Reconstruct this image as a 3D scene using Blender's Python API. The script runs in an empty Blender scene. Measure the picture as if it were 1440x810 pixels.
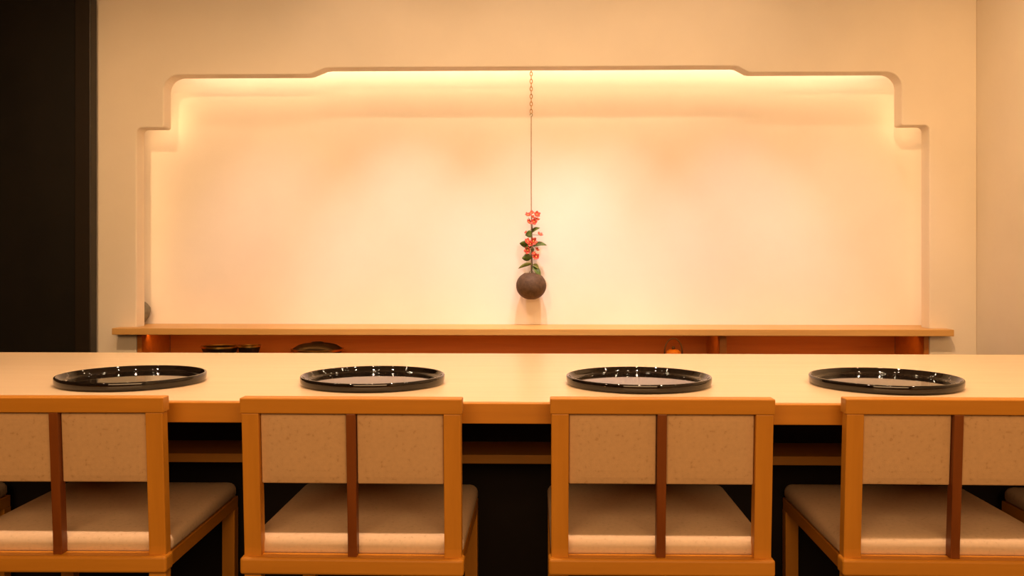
import bpy, bmesh, math, random
from mathutils import Vector, Matrix
random.seed(7)
C = bpy.context.scene.collection
R = math.radians

# ------------------------------------------------------------ camera
EYE = 1.062
cam_d = bpy.data.cameras.new('camera'); cam = bpy.data.objects.new('camera', cam_d); C.objects.link(cam)
cam_d.sensor_width = 36; cam_d.lens = 36 * 1300 / 1440
cam_d.shift_y = -45 / 1440
cam.location = (0, 0, EYE)
cam.rotation_euler = (R(90), 0, math.atan(30 / 1300))
bpy.context.scene.camera = cam
# ------------------------------------------------------------ world and exposure
w = bpy.data.worlds.new('world'); bpy.context.scene.world = w; w.use_nodes = True
w.node_tree.nodes['Background'].inputs[0].default_value = (1, .62, .32, 1)
w.node_tree.nodes['Background'].inputs[1].default_value = 0.02
vs = bpy.context.scene.view_settings
vs.view_transform = 'Standard'; vs.look = 'None'; vs.gamma = 1; vs.use_curve_mapping = False
vs.exposure = 0.0
# ------------------------------------------------------------ lights
WARM = (1.0, .58, .27); COUNTER = (1.0, .63, .42); NICHE = (1.0, .75, .78); COVE = (1.0, .64, .40)
CEIL = 2.75
def spot(name, loc, target, power, size, blend, color, radius=.025):
    l = bpy.data.lights.new(name, 'SPOT'); l.energy = power; l.spot_size = R(size); l.spot_blend = blend
    l.color = color; l.shadow_soft_size = radius
    o = bpy.data.objects.new(name, l); C.objects.link(o); o.location = loc
    o.rotation_euler = (Vector(target) - Vector(loc)).to_track_quat('-Z', 'Y').to_euler()
    return o
def area(name, loc, direction, sx, sy, power, color):
    l = bpy.data.lights.new(name, 'AREA'); l.shape = 'RECTANGLE'; l.size = sx; l.size_y = sy; l.energy = power; l.color = color
    o = bpy.data.objects.new(name, l); C.objects.link(o); o.location = loc
    o.rotation_euler = Vector(direction).to_track_quat('-Z', 'Y').to_euler()
    return o
LAMPS = []   # ceiling positions that get a visible fitting
for x in (-1.85, -1.1, -.4, .3, 1.0, 1.7):
    spot('counter_lamp', (x, 2.22, CEIL - .03), (x, 2.60, .72), 62, 78, .9, COUNTER); LAMPS.append((x, 2.22))
for x, p in ((-.8, 8), (.0, 9), (.8, 8)):        # wide soft part of the niche fittings
    spot('niche_wide_lamp', (x, 3.93, CEIL - .03), (x, 4.86, 1.25), p, 100, 1, (1.0, .64, .40), .03)
for x, ax, p in ((-1.3, -1.4, 36), (-.7, -.62, 74), (.0, .0, 72), (.33, .40, 70), (1.0, 1.1, 60), (1.5, 1.6, 24)):
    spot('niche_narrow_lamp', (x, 3.93, CEIL - .03), (ax, 4.86, .25), p * 1.25, 46, 1, NICHE, .02); LAMPS.append((x, 3.93))
for x, ax, p in ((-1.7, -1.95, 130), (-.6, -.6, 90), (.6, .6, 76), (1.0, 2.8, 160)):  # fill spots added to brighten the face of the niche wall
    spot('wall_wash_fill', (x, 2.45, CEIL - .03), (ax, 4.64, .88), p, 72, 1, WARM, .05); LAMPS.append((x, 2.45))
area('cove_strip', (0, 4.745, 2.12), (0, 1, -.15), 3.64, .012, 8.0, COVE)
for sx in (-1, 1):                                     # the cove lighting also runs down behind both jambs
    area('jamb_strip', (sx * 2.03, 4.75, 1.20), (-sx * .35, 1, 0), .012, .95, .20, WARM)
    area('jamb_strip', (sx * 1.90, 4.75, 1.86), (-sx * .35, 1, 0), .012, .22, .10, WARM)
    area('step_fill', (sx * 1.95, 4.75, 1.745), (-sx * .1, 1, -.35), .13, .012, .11, WARM)  # added fill that cancels the shadow below the arch step
area('cabinet_strip', (-.55, 4.70, .662), (0, .8, -1), 2.9, .012, 2.1, (1, .36, .07))
area('cabinet_strip', (1.45, 4.70, .662), (0, .8, -1), .9, .012, .7, (1, .36, .07))
area('room_glow', (0, -1.2, 2.1), (0, 1, -.35), 3.6, 1.2, 95, WARM)

# ------------------------------------------------------------ materials
def new_mat(name):
    m = bpy.data.materials.new(name); m.use_nodes = True
    nt = m.node_tree; b = nt.nodes['Principled BSDF']
    return m, nt, b
def coords(nt, scale, rot=(0, 0, 0)):
    tc = nt.nodes.new('ShaderNodeTexCoord'); mp = nt.nodes.new('ShaderNodeMapping')
    mp.inputs['Scale'].default_value = scale; mp.inputs['Rotation'].default_value = rot
    nt.links.new(tc.outputs['Object'], mp.inputs[0]); return mp
def noise(nt, vec, scale, detail=4, rough=.55):
    n = nt.nodes.new('ShaderNodeTexNoise'); n.inputs['Scale'].default_value = scale
    n.inputs['Detail'].default_value = detail; n.inputs['Roughness'].default_value = rough
    nt.links.new(vec.outputs[0], n.inputs['Vector']); return n
def ramp(nt, fac, stops):
    r = nt.nodes.new('ShaderNodeValToRGB'); e = r.color_ramp.elements
    while len(e) < len(stops): e.new(.5)
    for i, (p, c) in enumerate(stops): e[i].position = p; e[i].color = (*c, 1)
    nt.links.new(fac, r.inputs[0]); return r
def bump(nt, b, h, strength, dist):
    bp = nt.nodes.new('ShaderNodeBump'); bp.inputs['Strength'].default_value = strength; bp.inputs['Distance'].default_value = dist
    nt.links.new(h, bp.inputs['Height']); nt.links.new(bp.outputs[0], b.inputs['Normal'])
def wood(name, a, bcol, axis='x', rough=.45, spec=.4):
    m, nt, b = new_mat(name)
    sc = {'x': (1.2, 22, 22), 'y': (22, 1.2, 22), 'z': (22, 22, 1.2)}[axis]
    mp = coords(nt, sc); n = noise(nt, mp, 1.6, 6, .6)
    r = ramp(nt, n.outputs[0], [(.3, bcol), (.7, a)])
    nt.links.new(r.outputs[0], b.inputs['Base Color'])
    b.inputs['Roughness'].default_value = rough; b.inputs['Specular IOR Level'].default_value = spec
    bump(nt, b, n.outputs[0], .12, .002); return m
def plaster(name, col, rough=.9):
    m, nt, b = new_mat(name)
    mp = coords(nt, (1, 1, 1)); n = noise(nt, mp, 3, 4)
    lo = tuple(c * .96 for c in col)
    r = ramp(nt, n.outputs[0], [(.35, lo), (.65, col)]); nt.links.new(r.outputs[0], b.inputs['Base Color'])
    b.inputs['Roughness'].default_value = rough; b.inputs['Specular IOR Level'].default_value = .15
    n2 = noise(nt, mp, 120, 5); bump(nt, b, n2.outputs[0], .12, .002); return m
def fabric(name, col, fleck):
    m, nt, b = new_mat(name)
    mp = coords(nt, (1, 1, 1)); n = noise(nt, mp, 110, 2, .5)
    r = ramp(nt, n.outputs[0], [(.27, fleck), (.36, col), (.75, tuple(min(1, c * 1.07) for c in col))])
    nt.links.new(r.outputs[0], b.inputs['Base Color'])
    b.inputs['Roughness'].default_value = .95; b.inputs['Specular IOR Level'].default_value = .1
    n2 = noise(nt, mp, 500, 2); bump(nt, b, n2.outputs[0], .3, .001); return m
def simple(name, col, rough=.5, metal=0, spec=.5, var=.12, scale=20, bmp=.05):
    m, nt, b = new_mat(name)
    mp = coords(nt, (1, 1, 1)); n = noise(nt, mp, scale, 3)
    r = ramp(nt, n.outputs[0], [(.35, tuple(c * (1 - var) for c in col)), (.65, col)])
    nt.links.new(r.outputs[0], b.inputs['Base Color'])
    b.inputs['Roughness'].default_value = rough; b.inputs['Metallic'].default_value = metal
    b.inputs['Specular IOR Level'].default_value = spec
    if bmp: bump(nt, b, n.outputs[0], bmp, .002)
    return m
LW_A, LW_B = (.62, .255, .020), (.54, .212, .014)
M = dict(
    plaster=plaster('plaster', (.83, .75, .62)),
    niche=plaster('niche_plaster', (.90, .84, .76)),
    ceiling=plaster('ceiling_plaster', (.62, .55, .45)),
    chair_x=wood('chair_wood_x', LW_A, LW_B, 'x'), chair_y=wood('chair_wood_y', LW_A, LW_B, 'y'), chair_z=wood('chair_wood_z', LW_A, LW_B, 'z'),
    slat=wood('dark_slat_wood', (.23, .062, .006), (.17, .042, .004), 'z', .4),
    worktop=wood('worktop_wood', (.86, .67, .42), (.80, .60, .35), 'x', .30, .45),
    shelf=wood('shelf_wood', (.66, .38, .12), (.58, .32, .09), 'x', .4),
    cabinet=wood('cabinet_wood', (.50, .18, .025), (.40, .13, .018), 'x', .45),
    under=wood('under_shelf_wood', (.40, .19, .02), (.33, .15, .015), 'x', .5),
    base=simple('dark_base', (.012, .008, .006), .6, spec=.2),
    floor=simple('dark_stone_floor', (.02, .014, .010), .55, spec=.3),
    black=simple('black_panel', (.008, .006, .004), .5, spec=.35, var=.4, scale=4),
    stile=simple('dark_brown_stile', (.016, .010, .005), .45, spec=.4),
    darkwall=plaster('dark_wall', (.10, .07, .045)),
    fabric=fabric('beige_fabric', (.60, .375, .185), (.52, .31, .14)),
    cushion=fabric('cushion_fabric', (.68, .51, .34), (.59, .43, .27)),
    lacquer=simple('black_lacquer', (.006, .004, .003), .035, spec=.6, bmp=0),
    dull_lacquer=simple('dull_black_lacquer', (.010, .007, .005), .42, spec=.35),
    stone=simple('brown_stoneware', (.115, .068, .036), .65, spec=.25, var=.35, scale=60, bmp=.3),
    grey=simple('grey_stoneware', (.22, .20, .15), .6, spec=.3, var=.3, scale=40, bmp=.2),
    cord=simple('cord', (.42, .28, .16), .8, var=.2),
    chain=simple('bamboo_chain', (.62, .34, .12), .6, var=.3, scale=80),
    metal=simple('dull_metal', (.30, .26, .16), .35, metal=1),
    gold=simple('gold_rim', (.85, .50, .12), .28, metal=1),
    leaf=simple('leaf_green', (.10, .17, .022), .45, var=.5, scale=70),
    leaf_light=simple('leaf_light_green', (.22, .26, .05), .5, var=.4, scale=70),
    stem=simple('stem', (.10, .07, .03), .7, var=.3, scale=70),
    coral=simple('coral_petal', (.86, .13, .075), .55, var=.35, scale=90),
    pollen=simple('pollen', (.85, .55, .12), .7),
    white_metal=simple('white_fitting', (.7, .66, .6), .4),
    bamboo=simple('woven_bamboo', (.10, .055, .02), .5, var=.4, scale=90),
)
def glow_mat(name, col, st):
    m, nt, b = new_mat(name); b.inputs['Emission Color'].default_value = (*col, 1); b.inputs['Emission Strength'].default_value = st
    n = noise(nt, coords(nt, (1, 1, 1)), 5); r = ramp(nt, n.outputs[0], [(0, col), (1, col)]); nt.links.new(r.outputs[0], b.inputs['Base Color']); return m
M['bulb'] = glow_mat('lamp_glow', (1, .78, .5), 220)

# ------------------------------------------------------------ helpers
def obj(name, bm, mat, parent=None, smooth=False, bevel=0, seg=2, recalc=True):
    if recalc: bmesh.ops.recalc_face_normals(bm, faces=bm.faces)
    me = bpy.data.meshes.new(name); bm.to_mesh(me); bm.free()
    me.materials.append(M[mat])
    o = bpy.data.objects.new(name, me); C.objects.link(o); o.parent = parent
    if smooth:
        for p in me.polygons: p.use_smooth = True
    if bevel:
        md = o.modifiers.new('bevel', 'BEVEL'); md.width = bevel; md.segments = seg; md.limit_method = 'ANGLE'; md.angle_limit = R(30)
        md.harden_normals = False
    return o
def add_box(bm, x0, x1, y0, y1, z0, z1):
    v = [bm.verts.new(p) for p in ((x0, y0, z0), (x1, y0, z0), (x1, y1, z0), (x0, y1, z0), (x0, y0, z1), (x1, y0, z1), (x1, y1, z1), (x0, y1, z1))]
    for f in ((3, 2, 1, 0), (4, 5, 6, 7), (0, 1, 5, 4), (1, 2, 6, 5), (2, 3, 7, 6), (3, 0, 4, 7)): bm.faces.new([v[i] for i in f])
    return v
def box(*a):
    bm = bmesh.new(); add_box(bm, *a); return bm
def prism_xz(pts, y0, y1):
    bm = bmesh.new(); a = [bm.verts.new((x, y0, z)) for x, z in pts]; b = [bm.verts.new((x, y1, z)) for x, z in pts]
    bm.faces.new(a); bm.faces.new(b[::-1]); n = len(pts)
    for i in range(n): bm.faces.new((a[i], b[i], b[(i + 1) % n], a[(i + 1) % n]))
    return bm
def prism_xy(pts, z0, z1):
    bm = bmesh.new(); a = [bm.verts.new((x, y, z0)) for x, y in pts]; b = [bm.verts.new((x, y, z1)) for x, y in pts]
    bm.faces.new(a); bm.faces.new(b[::-1]); n = len(pts)
    for i in range(n): bm.faces.new((a[i], b[i], b[(i + 1) % n], a[(i + 1) % n]))
    return bm
def lathe(prof, seg=48, closed=False, sx=1, sy=1, off=(0, 0, 0), bm=None):
    bm = bm or bmesh.new(); rings = []
    for r, z in prof:
        if r < 1e-6: rings.append([bm.verts.new((off[0], off[1], z + off[2]))])
        else: rings.append([bm.verts.new((off[0] + sx * r * math.cos(2 * math.pi * i / seg), off[1] + sy * r * math.sin(2 * math.pi * i / seg), z + off[2])) for i in range(seg)])
    pairs = list(zip(rings, rings[1:]))
    if closed: pairs.append((rings[-1], rings[0]))
    for a, b in pairs:
        for i in range(seg):
            j = (i + 1) % seg
            if len(a) == 1 and len(b) == 1: continue
            if len(a) == 1: bm.faces.new((a[0], b[j], b[i]))
            elif len(b) == 1: bm.faces.new((a[i], a[j], b[0]))
            else: bm.faces.new((a[i], a[j], b[j], b[i]))
    return bm
def tube(bm, pts, radii, seg=8):
    pts = [Vector(p) for p in pts]; rings = []
    if not hasattr(radii, '__len__'): radii = [radii] * len(pts)
    up = Vector((0.13, 1, 0.07)).normalized()
    for i, p in enumerate(pts):
        t = (pts[min(i + 1, len(pts) - 1)] - pts[max(i - 1, 0)]).normalized()
        a = t.cross(up)
        if a.length < .05: a = t.cross(Vector((1, 0, 0)))
        a.normalize(); b = t.cross(a)
        rings.append([bm.verts.new(p + radii[i] * (a * math.cos(2 * math.pi * k / seg) + b * math.sin(2 * math.pi * k / seg))) for k in range(seg)])
    for r0, r1 in zip(rings, rings[1:]):
        for k in range(seg): bm.faces.new((r0[k], r0[(k + 1) % seg], r1[(k + 1) % seg], r1[k]))
    bm.faces.new(rings[0][::-1]); bm.faces.new(rings[-1]); return bm
def tag(o, label, cat, group=None):
    o['label'] = label; o['category'] = cat
    if group: o['group'] = group
    return o
def thing(name, label, cat, loc=(0, 0, 0), rz=0, group=None):
    o = bpy.data.objects.new(name, None); C.objects.link(o); o.location = loc; o.rotation_euler = (0, 0, rz)
    o.empty_display_size = .1
    return tag(o, label, cat, group)
def struct(o): o['kind'] = 'structure'; return o
def dup(root, loc, rz, label):
    r = root.copy(); C.objects.link(r); r.location = loc; r.rotation_euler = (0, 0, rz); r['label'] = label
    for ch in list(root.children):
        c = ch.copy(); C.objects.link(c); c.parent = r
        for g in list(ch.children):
            d = g.copy(); C.objects.link(d); d.parent = c
    return r

# ------------------------------------------------------------ room
XL, XR, YB, YW = -3.0, 2.2016, -2.0, 4.64      # left, right, behind, face of the niche wall
WT = .10                                      # thickness of the niche wall
YN = 4.86                                      # back plane of the niche
SH_T, SH_B = .703, .670                        # niche shelf
struct(obj('floor', box(XL - .1, XR + .1, YB - .1, YN + .3, -.1, 0), 'floor'))
struct(obj('ceiling', box(XL - .1, XR + .1, YB - .1, YN + .3, CEIL, CEIL + .1), 'ceiling'))
struct(obj('wall_right', box(XR, XR + .1, YB - .1, YN + .2, 0, CEIL), 'plaster'))
struct(obj('wall_left', box(XL - .1, XL, YB - .1, YN + .2, 0, CEIL), 'darkwall'))
struct(obj('wall_behind', box(XL, XR, YB - .1, YB, 0, CEIL), 'darkwall'))

def arc(cx, cz, r, a0, a1, n=8):
    return [(cx + r * math.cos(R(a0 + (a1 - a0) * i / n)), cz + r * math.sin(R(a0 + (a1 - a0) * i / n))) for i in range(n + 1)]
# outline of the opening, left half then right half (stepped arch with rounded corners)
JL, JR = -2.0105, 1.9676
Z1, Z2, Z3 = 1.712, 1.978, 2.011
IL, IR = -1.872, 1.831
SL0, SL1, SR0, SR1 = -1.123, -1.047, 1.0116, 1.072
r1, r2 = .012, .075
opening = [(JL, 0)]
opening += arc(JL + r1 * 2, Z1 - r1 * 2, r1 * 2, 180, 90, 5)
opening += arc(IL - r1, Z1 + r1, r1, 270, 360, 4)
opening += arc(IL + r2, Z2 - r2, r2, 180, 90, 9)
opening += [(SL0 - .02, Z2), (SL0, Z2 + .003), (SL1 - .01, Z3 - .003), (SL1 + .012, Z3), (SR0 - .012, Z3), (SR0 + .01, Z3 - .003), (SR1, Z2 + .003), (SR1 + .02, Z2)]
opening += arc(IR - r2, Z2 - r2, r2, 90, 0, 9)
opening += arc(IR + r1, Z1 + r1, r1, 180, 270, 4)
opening += arc(JR - r1 * 2, Z1 - r1 * 2, r1 * 2, 90, 0, 5)
opening += [(JR, 0)]
poly = [(XL, 0)] + opening + [(XR, 0), (XR, CEIL), (XL, CEIL)]
struct(obj('wall_front', prism_xz(poly, YW, YW + WT), 'plaster', bevel=.006, seg=3))
# niche behind the arch: back wall, side walls and top of the cove
struct(obj('wall_niche', box(-2.38, XR, YN, YN + .12, .69, 2.34), 'niche'))
bm = box(-2.42, -2.34, YW + WT, YN, .69, 2.34)
struct(obj('wall_niche_left', bm, 'niche'))
struct(obj('ceiling_niche', box(-2.34, XR, YW + WT, YN, 2.28, 2.34), 'niche'))

# dark sliding door at the left
d = struct(bpy.data.objects.new('door_1', None)); C.objects.link(d); d.location = (-2.669, 4.565, 0)
obj('door_panel', box(-.325, .389, 0, .03, .05, CEIL), 'black', d, bevel=.002)
o = obj('door_stile', box(.389, .468, -.02, .05, 0, CEIL), 'stile', d, bevel=.004); o['label'] = 'dark brown upright edge of the black door'
obj('door_rail', box(-.325, .389, -.015, .045, 0, .05), 'stile', d, bevel=.003)

# ------------------------------------------------------------ shelf below the niche and the open cabinet under it
SY = 4.55
pts = [(-2.0965, SY), (2.0494, SY), (2.0494, YW - .001), (JR - .004, YW - .001), (JR - .004, YW + WT + .004), (2.18, YW + WT + .004), (2.18, YN - .002), (-2.30, YN - .002),
       (-2.30, YW + WT + .004), (JL + .004, YW + WT + .004), (JL + .004, YW - .001), (-2.0965, YW - .001)]
sh = obj('display_shelf', prism_xy(pts, SH_B, SH_T), 'shelf', bevel=.003)
tag(sh, 'long pale wooden display shelf along the foot of the lit arched niche', 'shelf')
cab = thing('back_cabinet', 'long open wooden cabinet glowing orange under the niche shelf', 'cabinet', (0, 4.81, 0))
def cpart(name, x0, x1, y0, y1, z0, z1, mat='cabinet', bv=.002):
    return obj(name, box(x0, x1, y0 - 4.45, y1 - 4.45, z0, z1), mat, cab, bevel=bv)
cpart('side_panel', JL + .006, JL + .03, 4.272, 4.64, 0, SH_B - .001)
cpart('side_panel', JR - .03, JR - .006, 4.272, 4.64, 0, SH_B - .001)
cpart('divider', .932, .968, 4.29, 4.64, .50, SH_B - .001)
cpart('back_panel', JL + .03, JR - .03, 4.64, 4.66, 0, SH_B - .001)
cpart('shelf_board', JL + .03, JR - .03, 4.29, 4.64, .47, .50)
cpart('front_panel', JL + .03, JR - .03, 4.285, 4.305, 0, .47)
cpart('top_board', JL + .03, JR - .03, 4.502, 4.64, SH_B - .02, SH_B - .001)

# ------------------------------------------------------------ counter
CT, CN, CF = .72, 2.147, 3.245
ct = thing('dining_counter', 'long pale wooden dining counter with round black trays on it', 'counter', (0, 2.6, 0))
L0, L1 = -2.9, XR - .004
o = obj('front_edge', box(L0, L1, CN - 2.6, CN - 2.575, CT - .048, CT - .0005), 'chair_x', ct, bevel=.002); o['label'] = 'darker orange wooden front edge'
obj('worktop', box(L0, L1, CN - 2.575, CF - 2.6, CT - .048, CT), 'worktop', ct, bevel=.003)
obj('footwell_panel', box(L0, L1, .06, .09, 0, CT - .049), 'base', ct)
obj('bag_shelf', box(L0, L1, -.12, .06, .504, .528), 'under', ct, bevel=.002)
obj('back_panel', box(L0, L1, .56, .58, 0, CT - .049), 'base', ct)
obj('end_panel', box(L0, L0 + .03, .09, .56, 0, CT - .049), 'base', ct)
obj('end_panel', box(L1 - .03, L1, .09, .56, 0, CT - .049), 'base', ct)

# ------------------------------------------------------------ chairs
def cushion_bm(wd, y0, y1, z0, z1):
    # flat-sided cushion with a rounded upper edge and a slight crown
    bm = bmesh.new(); hx = wd / 2; cy = (y0 + y1) / 2; hy = (y1 - y0) / 2; h = z1 - z0
    def outline(ins, z, rc):
        a, b = hx - ins, hy - ins; pts = []
        for sx, sy, s0 in ((1, 1, 0), (-1, 1, 90), (-1, -1, 180), (1, -1, 270)):
            for k in range(7):
                t = R(s0 + 15 * k); pts.append(bm.verts.new((sx * (a - rc) + rc * math.cos(t), cy + sy * (b - rc) + rc * math.sin(t), z)))
        return pts
    prof = [(.012, 0), (.003, .003), (0, .009), (0, .023), (.0018, .029), (.0055, .0345), (.011, .0385), (.019, .0412), (.035, .0428), (.07, .0440), (.13, .0452), (.20, .0456)]
    k = h / .044
    rings = [outline(i_, z0 + z * k, max(.004, .026 - i_)) for i_, z in prof]
    for a, b in zip(rings, rings[1:]):
        n = len(a)
        for i in range(n): bm.faces.new((a[i], a[(i + 1) % n], b[(i + 1) % n], b[i]))
    bm.faces.new(rings[0][::-1]); bm.faces.new(rings[-1]); return bm
def pad_bm(x0, x1, y0, y1, z0, z1):
    # slightly domed padded panel facing -y and +y
    bm = bmesh.new(); n = 10; grid = {}
    for s, y in ((0, y0), (1, y1)):
        for i in range(n + 1):
            for k in range(n + 1):
                u, v = i / n, k / n
                dome = .004 * (1 - (2 * u - 1) ** 6) * (1 - (2 * v - 1) ** 6)
                grid[s, i, k] = bm.verts.new((x0 + (x1 - x0) * u, y + (dome if s else -dome), z0 + (z1 - z0) * v))
    for s in (0, 1):
        for i in range(n):
            for k in range(n): bm.faces.new((grid[s, i, k], grid[s, i + 1, k], grid[s, i + 1, k + 1], grid[s, i, k + 1]))
    for i in range(n):
        for k0 in (0, n): bm.faces.new((grid[0, i, k0], grid[0, i + 1, k0], grid[1, i + 1, k0], grid[1, i, k0]))
        for k0 in (0, n): bm.faces.new((grid[0, k0, i], grid[0, k0, i + 1], grid[1, k0, i + 1], grid[1, k0, i]))
    return bm
BY = -.27           # outer face of the back posts
LEAN = .068
def lean(bm, z0=.40):
    for v in bm.verts:
        if v.co.z > z0: v.co.y -= (v.co.z - z0) * LEAN
    return bm
def post_bm(x0, x1, y0, y1, zs):
    bm = bmesh.new(); rr = []
    for z in zs: rr.append([bm.verts.new(p) for p in ((x0, y0, z), (x1, y0, z), (x1, y1, z), (x0, y1, z))])
    for a, b in zip(rr, rr[1:]):
        for i in range(4): bm.faces.new((a[i], a[(i + 1) % 4], b[(i + 1) % 4], b[i]))
    bm.faces.new(rr[0][::-1]); bm.faces.new(rr[-1]); return bm
def make_chair(label, loc, rz):
    t = thing('dining_chair', label, 'chair', loc, rz, 'dining chairs at the counter')
    W = .2475; PW = .039
    for s in (-1, 1):
        a, b = sorted((s * W, s * (W - PW)))
        obj('back_post', lean(post_bm(a, b, BY, BY + .032, (0, .40, .708))), 'chair_z', t, bevel=.002)
    obj('top_rail', lean(box(-.2505, .2505, BY - .002, BY + .036, .708, .743)), 'chair_x', t, bevel=.0025)
    obj('back_rail', box(-.2535, .2535, BY - .014, BY + .030, .343, .381), 'chair_x', t, bevel=.006, seg=3)
    obj('back_slat', lean(post_bm(-.0105, .0105, BY - .001, BY + .026, (.381, .40, .708))), 'slat', t, bevel=.0015)
    for s in (-1, 1):
        a, b = sorted((s * .0115, s * (W - PW - .001)))
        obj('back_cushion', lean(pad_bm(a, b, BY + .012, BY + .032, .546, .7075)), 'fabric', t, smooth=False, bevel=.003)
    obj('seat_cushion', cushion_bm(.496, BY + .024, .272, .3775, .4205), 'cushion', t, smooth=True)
    for s in (-1, 1):
        a, b = sorted((s * .2470, s * (.2470 - .03)))
        obj('side_rail', box(a, b, BY + .031, .272, .343, .376), 'chair_y', t, bevel=.002)
    for s in (-1, 1):
        a, b = sorted((s * .2470, s * (.2470 - .036)))
        obj('leg', box(a, b, .239, .275, 0, .343), 'chair_z', t, bevel=.002)
    obj('front_rail', box(-.2135, .2135, .247, .272, .343, .376), 'chair_x', t, bevel=.002)
    obj('seat_board', box(-.213, .213, BY + .031, .246, .362, .3765), 'chair_x', t)
    return t
CY = 2.353
chair = make_chair('pale wood chair with beige back panels, second from the left', (-.4065, CY, 0), R(-.6))
dup(chair, (-1.750, CY, 0), 0, 'pale wood chair of which only a seat corner shows at the left edge')
dup(chair, (-1.089, CY + .002, 0), R(.8), 'pale wood chair with beige back cut by the left edge of the photo')
dup(chair, (.288, CY + .010, 0), 0, 'pale wood chair with beige back panels, third from the left, right of centre')
dup(chair, (.952, CY + .018, 0), R(-.8), 'pale wood chair with beige back panels at the right edge of the photo')
dup(chair, (1.56, CY, 0), 0, 'pale wood chair of which only a seat corner shows at the right edge')

# ------------------------------------------------------------ trays
def make_tray(label, loc):
    t = thing('round_tray', label, 'tray', loc, 0, 'round black trays on the counter')
    ro = .193
    rf = ro - .024
    obj('tray_floor', lathe([(0, .0085), (rf, .0085), (rf, .001), (rf - .010, 0), (0, 0)], 96), 'lacquer', t, smooth=False)
    rim = [(rf, .001), (rf, .0085)] + [(rf + .015 * math.sin(R(a)), .0085 + .0135 * (1 - math.cos(R(a)))) for a in (15, 30, 45, 60, 72)]
    rim += [(ro - .0075, .0200), (ro - .0065, .0225), (ro - .0045, .0238), (ro - .0015, .0230), (ro, .0205), (ro - .0005, .010), (ro - .003, .001)]
    obj('rim', lathe(rim, 96, closed=True), 'lacquer', t, smooth=True)
    return t
tray = make_tray('round black lacquer tray in front of the second chair from the left', (-.432, 2.483, CT))
dup(tray, (-1.088, 2.483, CT), 0, 'round black lacquer tray farthest left on the counter')
dup(tray, (.281, 2.480, CT), 0, 'round black lacquer tray in front of the third chair from the left')
dup(tray, (.932, 2.475, CT), 0, 'round black lacquer tray farthest right on the counter')

# ------------------------------------------------------------ hanging vase and flowering branch
VX, VY, VZ = -.011, 4.765, .909
vase = thing('hanging_vase', 'small round brown stoneware vase hanging by a long cord in the middle of the niche', 'vase', (VX, VY, VZ - .075))
rv = .0765
prof = [(0, -.070)]
for i in range(1, 16):
    a = R(-90 + 150 * i / 16 + 6); prof.append((rv * math.cos(a) * 1.02, rv * math.sin(a) * .95))
prof += [(.034, .066), (.0295, .0655), (.0275, .060), (.045, .045), (.045, .0), (0, -.02)]
obj('vase_body', lathe([(r, z + .075) for r, z in prof], 64), 'stone', vase, smooth=True)
lp = bmesh.new(); tube(lp, [(.0 + .009 * math.cos(R(a)), .032, .140 + .011 * math.sin(R(a))) for a in range(-40, 240, 20)], .0018, 6)
o = obj('hanging_loop', lp, 'metal', vase, smooth=True); o['label'] = 'small metal loop at the back of the mouth'

z0 = .975
c = bmesh.new(); tube(c, [(0.0, 0, .012), (.001, 0, .25), (0, 0, .5), (0, 0, 1.787 - z0)], .0026, 6)
cord = [obj('cord', c, 'cord', vase, smooth=True)]
ch = bmesh.new(); z = 1.812; k = 0
while z < 2.27:
    pts = [((.0065 if k % 2 == 0 else 0) * math.cos(t), (.0065 if k % 2 else 0) * math.cos(t), z - z0 + .012 * math.sin(t)) for t in [2 * math.pi * q / 12 for q in range(13)]]
    tube(ch, pts, .0022, 5); z += .0195; k += 1
o = obj('chain', ch, 'chain', vase, smooth=True); o['kind'] = 'stuff'; o['label'] = 'light brown chain of small links'; cord.append(o)
hk = bmesh.new(); tube(hk, [(.006 * math.cos(R(a)), 0, 1.794 - z0 + .009 * math.sin(R(a))) for a in range(-90, 200, 20)], .002, 6)
cord.append(obj('hook', hk, 'metal', vase, smooth=True))
for o in cord: o.location = (0, .032, z0 - (VZ - .075))

PX = .00366      # metres per photograph pixel at the vase, used to note sizes
br = thing('flowering_branch', 'upright branch with coral flowers and green leaves in the hanging vase', 'flowers', (VX, VY, VZ + .05))
bz = VZ + .05
def P(px, py, dy=0): return Vector(((px - 746) * PX, dy, EYE - (py - 360) * PX - bz))
sb = bmesh.new()
tube(sb, [P(746, 399), P(746.5, 385), P(747.5, 372), P(747, 358), P(748.5, 345), P(747, 330), P(748, 318), P(747, 305)], [.0028, .0027, .0025, .0024, .0022, .002, .0017, .0012], 7)
for a, b in (((748, 345), (744, 338)), ((747, 352), (742, 352)), ((748, 345), (756, 352)), ((747, 330), (757, 331)), ((747, 358), (753, 361)), ((747, 314), (742, 306)), ((747.5, 316), (754, 306)), ((747, 322), (742, 326))):
    tube(sb, [P(*a), (P(*a) + P(*b, -.008)) / 2 + Vector((0, 0, .001)), P(*b, -.008)], .0011, 5)
obj('stem', sb, 'stem', br, smooth=True)
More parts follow.
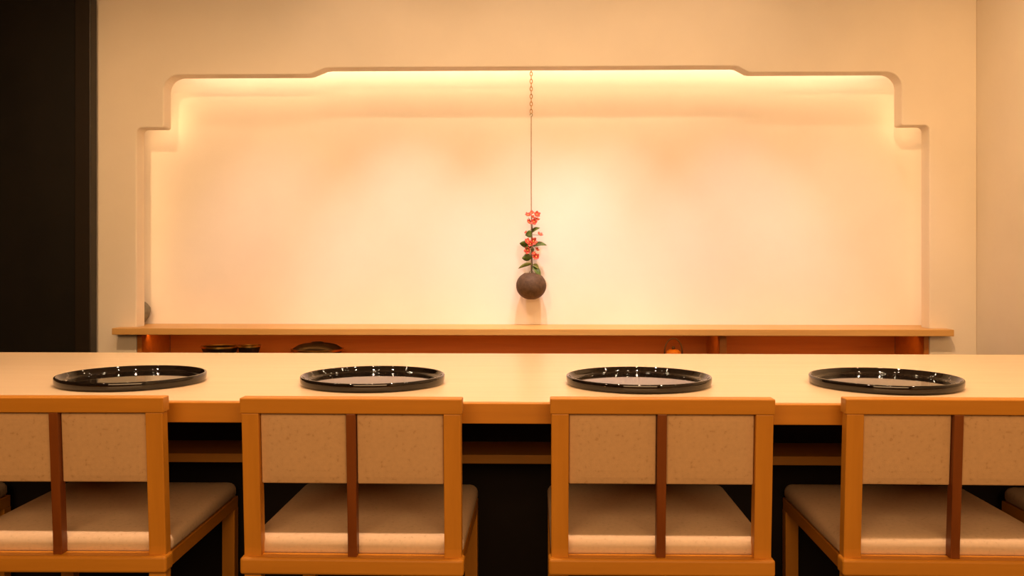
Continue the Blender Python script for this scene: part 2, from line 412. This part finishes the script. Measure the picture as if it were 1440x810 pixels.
def leaf(p0, p1, width, droop=.003, twist=0, mat='leaf'):
    a, b = Vector(p0), Vector(p1); d = b - a; L = d.length; d.normalize()
    side = Vector((0, -1, .35)).normalized(); side = (side - d * side.dot(d)).normalized()
    side = Matrix.Rotation(twist, 3, d) @ side; nrm = d.cross(side).normalized()
    if nrm.z < 0: nrm = -nrm
    bm = bmesh.new(); rows = []; n = 8
    for i in range(n + 1):
        t = i / n; ww = width * .62 * (math.sin(math.pi * t ** .8) ** .8 if 0 < t < 1 else 0) + .0003
        c0 = a + d * L * t + nrm * (math.sin(math.pi * t) * L * .10) - Vector((0, 0, droop * t * t))
        rows.append([bm.verts.new(c0 + side * ww * s + nrm * abs(s) * ww * .28) for s in (-1, -.5, 0, .5, 1)])
    for r0, r1_ in zip(rows, rows[1:]):
        for k in range(4): bm.faces.new((r0[k], r0[k + 1], r1_[k + 1], r1_[k]))
    o = obj('leaf', bm, mat, br, smooth=True)
    s = o.modifiers.new('thick', 'SOLIDIFY'); s.thickness = .0006
    return o
leaf(P(747, 346, -.002), P(729.5, 341, -.012), .034, .004, .95)
leaf(P(749, 346, -.002), P(768, 344, -.010), .032, .004, .95)
leaf(P(747, 346, .0), P(739, 349, -.03), .026, .004, .6)
leaf(P(747, 328), P(737.5, 330, -.012), .030, .003, 1.2)
leaf(P(747, 327), P(758.5, 320, -.010), .026, .002, .9)
leaf(P(747, 325), P(748, 322, .03), .024, .002, .3)
leaf(P(747, 362), P(733, 362, -.016), .030, .004, 1.1)
leaf(P(749, 356), P(745, 350, .03), .026, .002, .4)
leaf(P(747, 371), P(727.5, 374, -.01), .016, .014, .9, 'leaf_light')
leaf(P(748, 374), P(759, 390, -.025), .028, .006, 1.1)
leaf(P(748, 372), P(757, 377, -.01), .022, .006, 1.0, 'leaf_light')
leaf(P(746, 388, -.01), P(754, 387, -.035), .022, .004, .8, 'leaf_light')
def flower(p, r, tilt, parent=br):
    bm = bmesh.new(); rot = Matrix.Rotation(tilt[0], 3, 'X') @ Matrix.Rotation(tilt[1], 3, 'Y')
    for k in range(5):
        a0 = 2 * math.pi * k / 5 + tilt[2]
        rows = []
        for i in range(5):
            t = i / 4; ww = r * .48 * math.sin(math.pi * (.12 + .80 * t)); rad = r * (.12 + .85 * t); h = r * (.55 * t * t)
            row = []
            for s in (-1, 0, 1):
                q = Vector((rad * math.cos(a0) - s * ww * math.sin(a0), rad * math.sin(a0) + s * ww * math.cos(a0), h + abs(s) * r * .12))
                row.append(bm.verts.new(rot @ q + Vector(p)))
            rows.append(row)
        for r0, r1_ in zip(rows, rows[1:]):
            for s in (0, 1): bm.faces.new((r0[s], r0[s + 1], r1_[s + 1], r1_[s]))
    o = obj('flower', bm, 'coral', parent, smooth=True)
    s = o.modifiers.new('thick', 'SOLIDIFY'); s.thickness = .0008
    cb = bmesh.new(); bmesh.ops.create_uvsphere(cb, u_segments=8, v_segments=6, radius=r * .2)
    off = rot @ Vector((0, 0, r * .2)) + Vector(p)
    for v in cb.verts: v.co += off
    obj('flower_centre', cb, 'pollen', o, smooth=True)
rs = random.Random(3)
for px, py, r, dy in ((741.5, 303, .013, -.008), (754, 302, .014, -.006), (748, 306, .012, .004), (742, 313, .014, -.01), (750, 312, .014, -.012), (754.5, 309, .010, .006), (746.5, 299, .009, .0),
                      (758, 330.5, .013, -.010), (739, 327, .007, -.014), (740.5, 340, .014, -.012), (748.5, 339.5, .016, -.014), (745, 343, .012, -.02), (742, 352, .016, -.014), (753.5, 351, .010, -.012),
                      (753.5, 361.5, .015, -.012), (750, 357, .009, -.012)):
    flower(P(px, py, dy), r * 1.3, (R(60 + rs.uniform(-40, 40)), R(rs.uniform(-45, 45)), rs.uniform(0, 6)))

# ------------------------------------------------------------ grey vase half hidden behind the left jamb
prof = [(0, 0), (.022, 0), (.030, .012), (.048, .04), (.058, .068), (.056, .088), (.042, .108), (.030, .118), (.026, .116), (.036, .105), (.045, .07), (.02, .02), (0, .015)]
gv = obj('bulbous_vase', lathe(prof, 40), 'grey', smooth=True); gv.location = (-2.066, 4.80, SH_T)
tag(gv, 'rounded grey green vase on the shelf, mostly hidden behind the left jamb', 'vase')

# ------------------------------------------------------------ crockery inside the cabinet (standing on its shelf board, z = .50)
def bowl(name, label, x, y, r, h, group=None):
    t = thing(name, label, 'bowl', (x, y, .50), 0, group)
    obj('bowl_body', lathe([(0, .0), (r * .45, 0), (r * .45, h * .12), (r * .75, h * .35), (r * .97, h * .9), (r, h), (r * .96, h), (r * .9, h * .85), (r * .6, h * .4), (0, h * .25)], 48), 'dull_lacquer', t, smooth=True)
    ring = bmesh.new(); lathe([(r - .005, h - .002), (r + .003, h - .004), (r + .003, h + .004), (r - .005, h + .004)], 48, closed=True, bm=ring)
    o = obj('rim', ring, 'gold', t, smooth=False); o['label'] = 'thin gilded rim'
    return t
bowl('shallow_bowl', 'wide shallow dark bowl with gilded rim, leftmost in the cabinet', -1.632, 4.78, .094, .090)
bowl('shallow_bowl', 'smaller dark bowl with gilded rim beside the leftmost bowl in the cabinet', -1.479, 4.78, .057, .094)
dm = thing('covered_dish', 'black domed lidded dish in the cabinet, gold around its edge', 'dish', (-1.1215, 4.78, .50))
obj('dish_base', lathe([(0, 0), (.07, 0), (.075, .02), (.122, .06), (.130, .075), (.118, .075), (0, .04)], 48), 'dull_lacquer', dm, smooth=True)
obj('lid', lathe([(.128, .0755), (.120, .086), (.100, .099), (.070, .107), (.035, .110), (.03, .116), (0, .117)], 48), 'dull_lacquer', dm, smooth=True)
o = obj('rim', lathe([(.126, .072), (.137, .071), (.138, .080), (.126, .082)], 48, closed=True), 'gold', dm); o['label'] = 'gilded rim'
pl = thing('handled_pot', 'small tan pot with a dark arched handle inside the cabinet', 'pot', (.7214, 4.78, .50))
obj('pot_body', lathe([(0, 0), (.030, 0), (.036, .015), (.040, .05), (.034, .072), (.022, .080), (0, .082)], 40), 'chair_z', pl, smooth=True)
hb = bmesh.new(); tube(hb, [(.046 * math.cos(R(a)) , 0, .055 + .083 * math.sin(R(a)) ** .85 if 0 < a < 180 else .055) for a in range(0, 181, 12)], .0042, 8)
obj('handle', hb, 'bamboo', pl, smooth=True)
obj('knob', lathe([(0, .080), (.008, .082), (.010, .090), (.006, .096), (0, .097)], 16), 'bamboo', pl, smooth=True)

# ------------------------------------------------------------ ceiling fittings (above the frame)
ORD = ['leftmost', 'second from the left', 'third from the left', 'fourth from the left', 'fifth from the left', 'rightmost']
ROWS = {2.45: 'added to wash the niche wall', 2.22: 'above the counter edge', 3.93: 'close to the niche'}  # fittings of the wash row are added along with its fill spots
for i, (x, y) in enumerate(LAMPS):
    row = ROWS[y]; xs = sorted(q for q, yy in LAMPS if yy == y); k = xs.index(x)
    where = 'rightmost' if k == len(xs) - 1 else ORD[k]
    f = thing('ceiling_spotlight', 'round ceiling spotlight ' + row + ', ' + where, 'light', (x, y, CEIL), 0, 'ceiling spotlights ' + row)
    obj('trim_ring', lathe([(.030, -.001), (.045, -.001), (.045, -.008), (.030, -.010)], 24, closed=True), 'white_metal', f, smooth=False)
    obj('bulb', lathe([(0, -.004), (.024, -.004), (.024, -.001), (0, -.001)], 20), 'bulb', f)
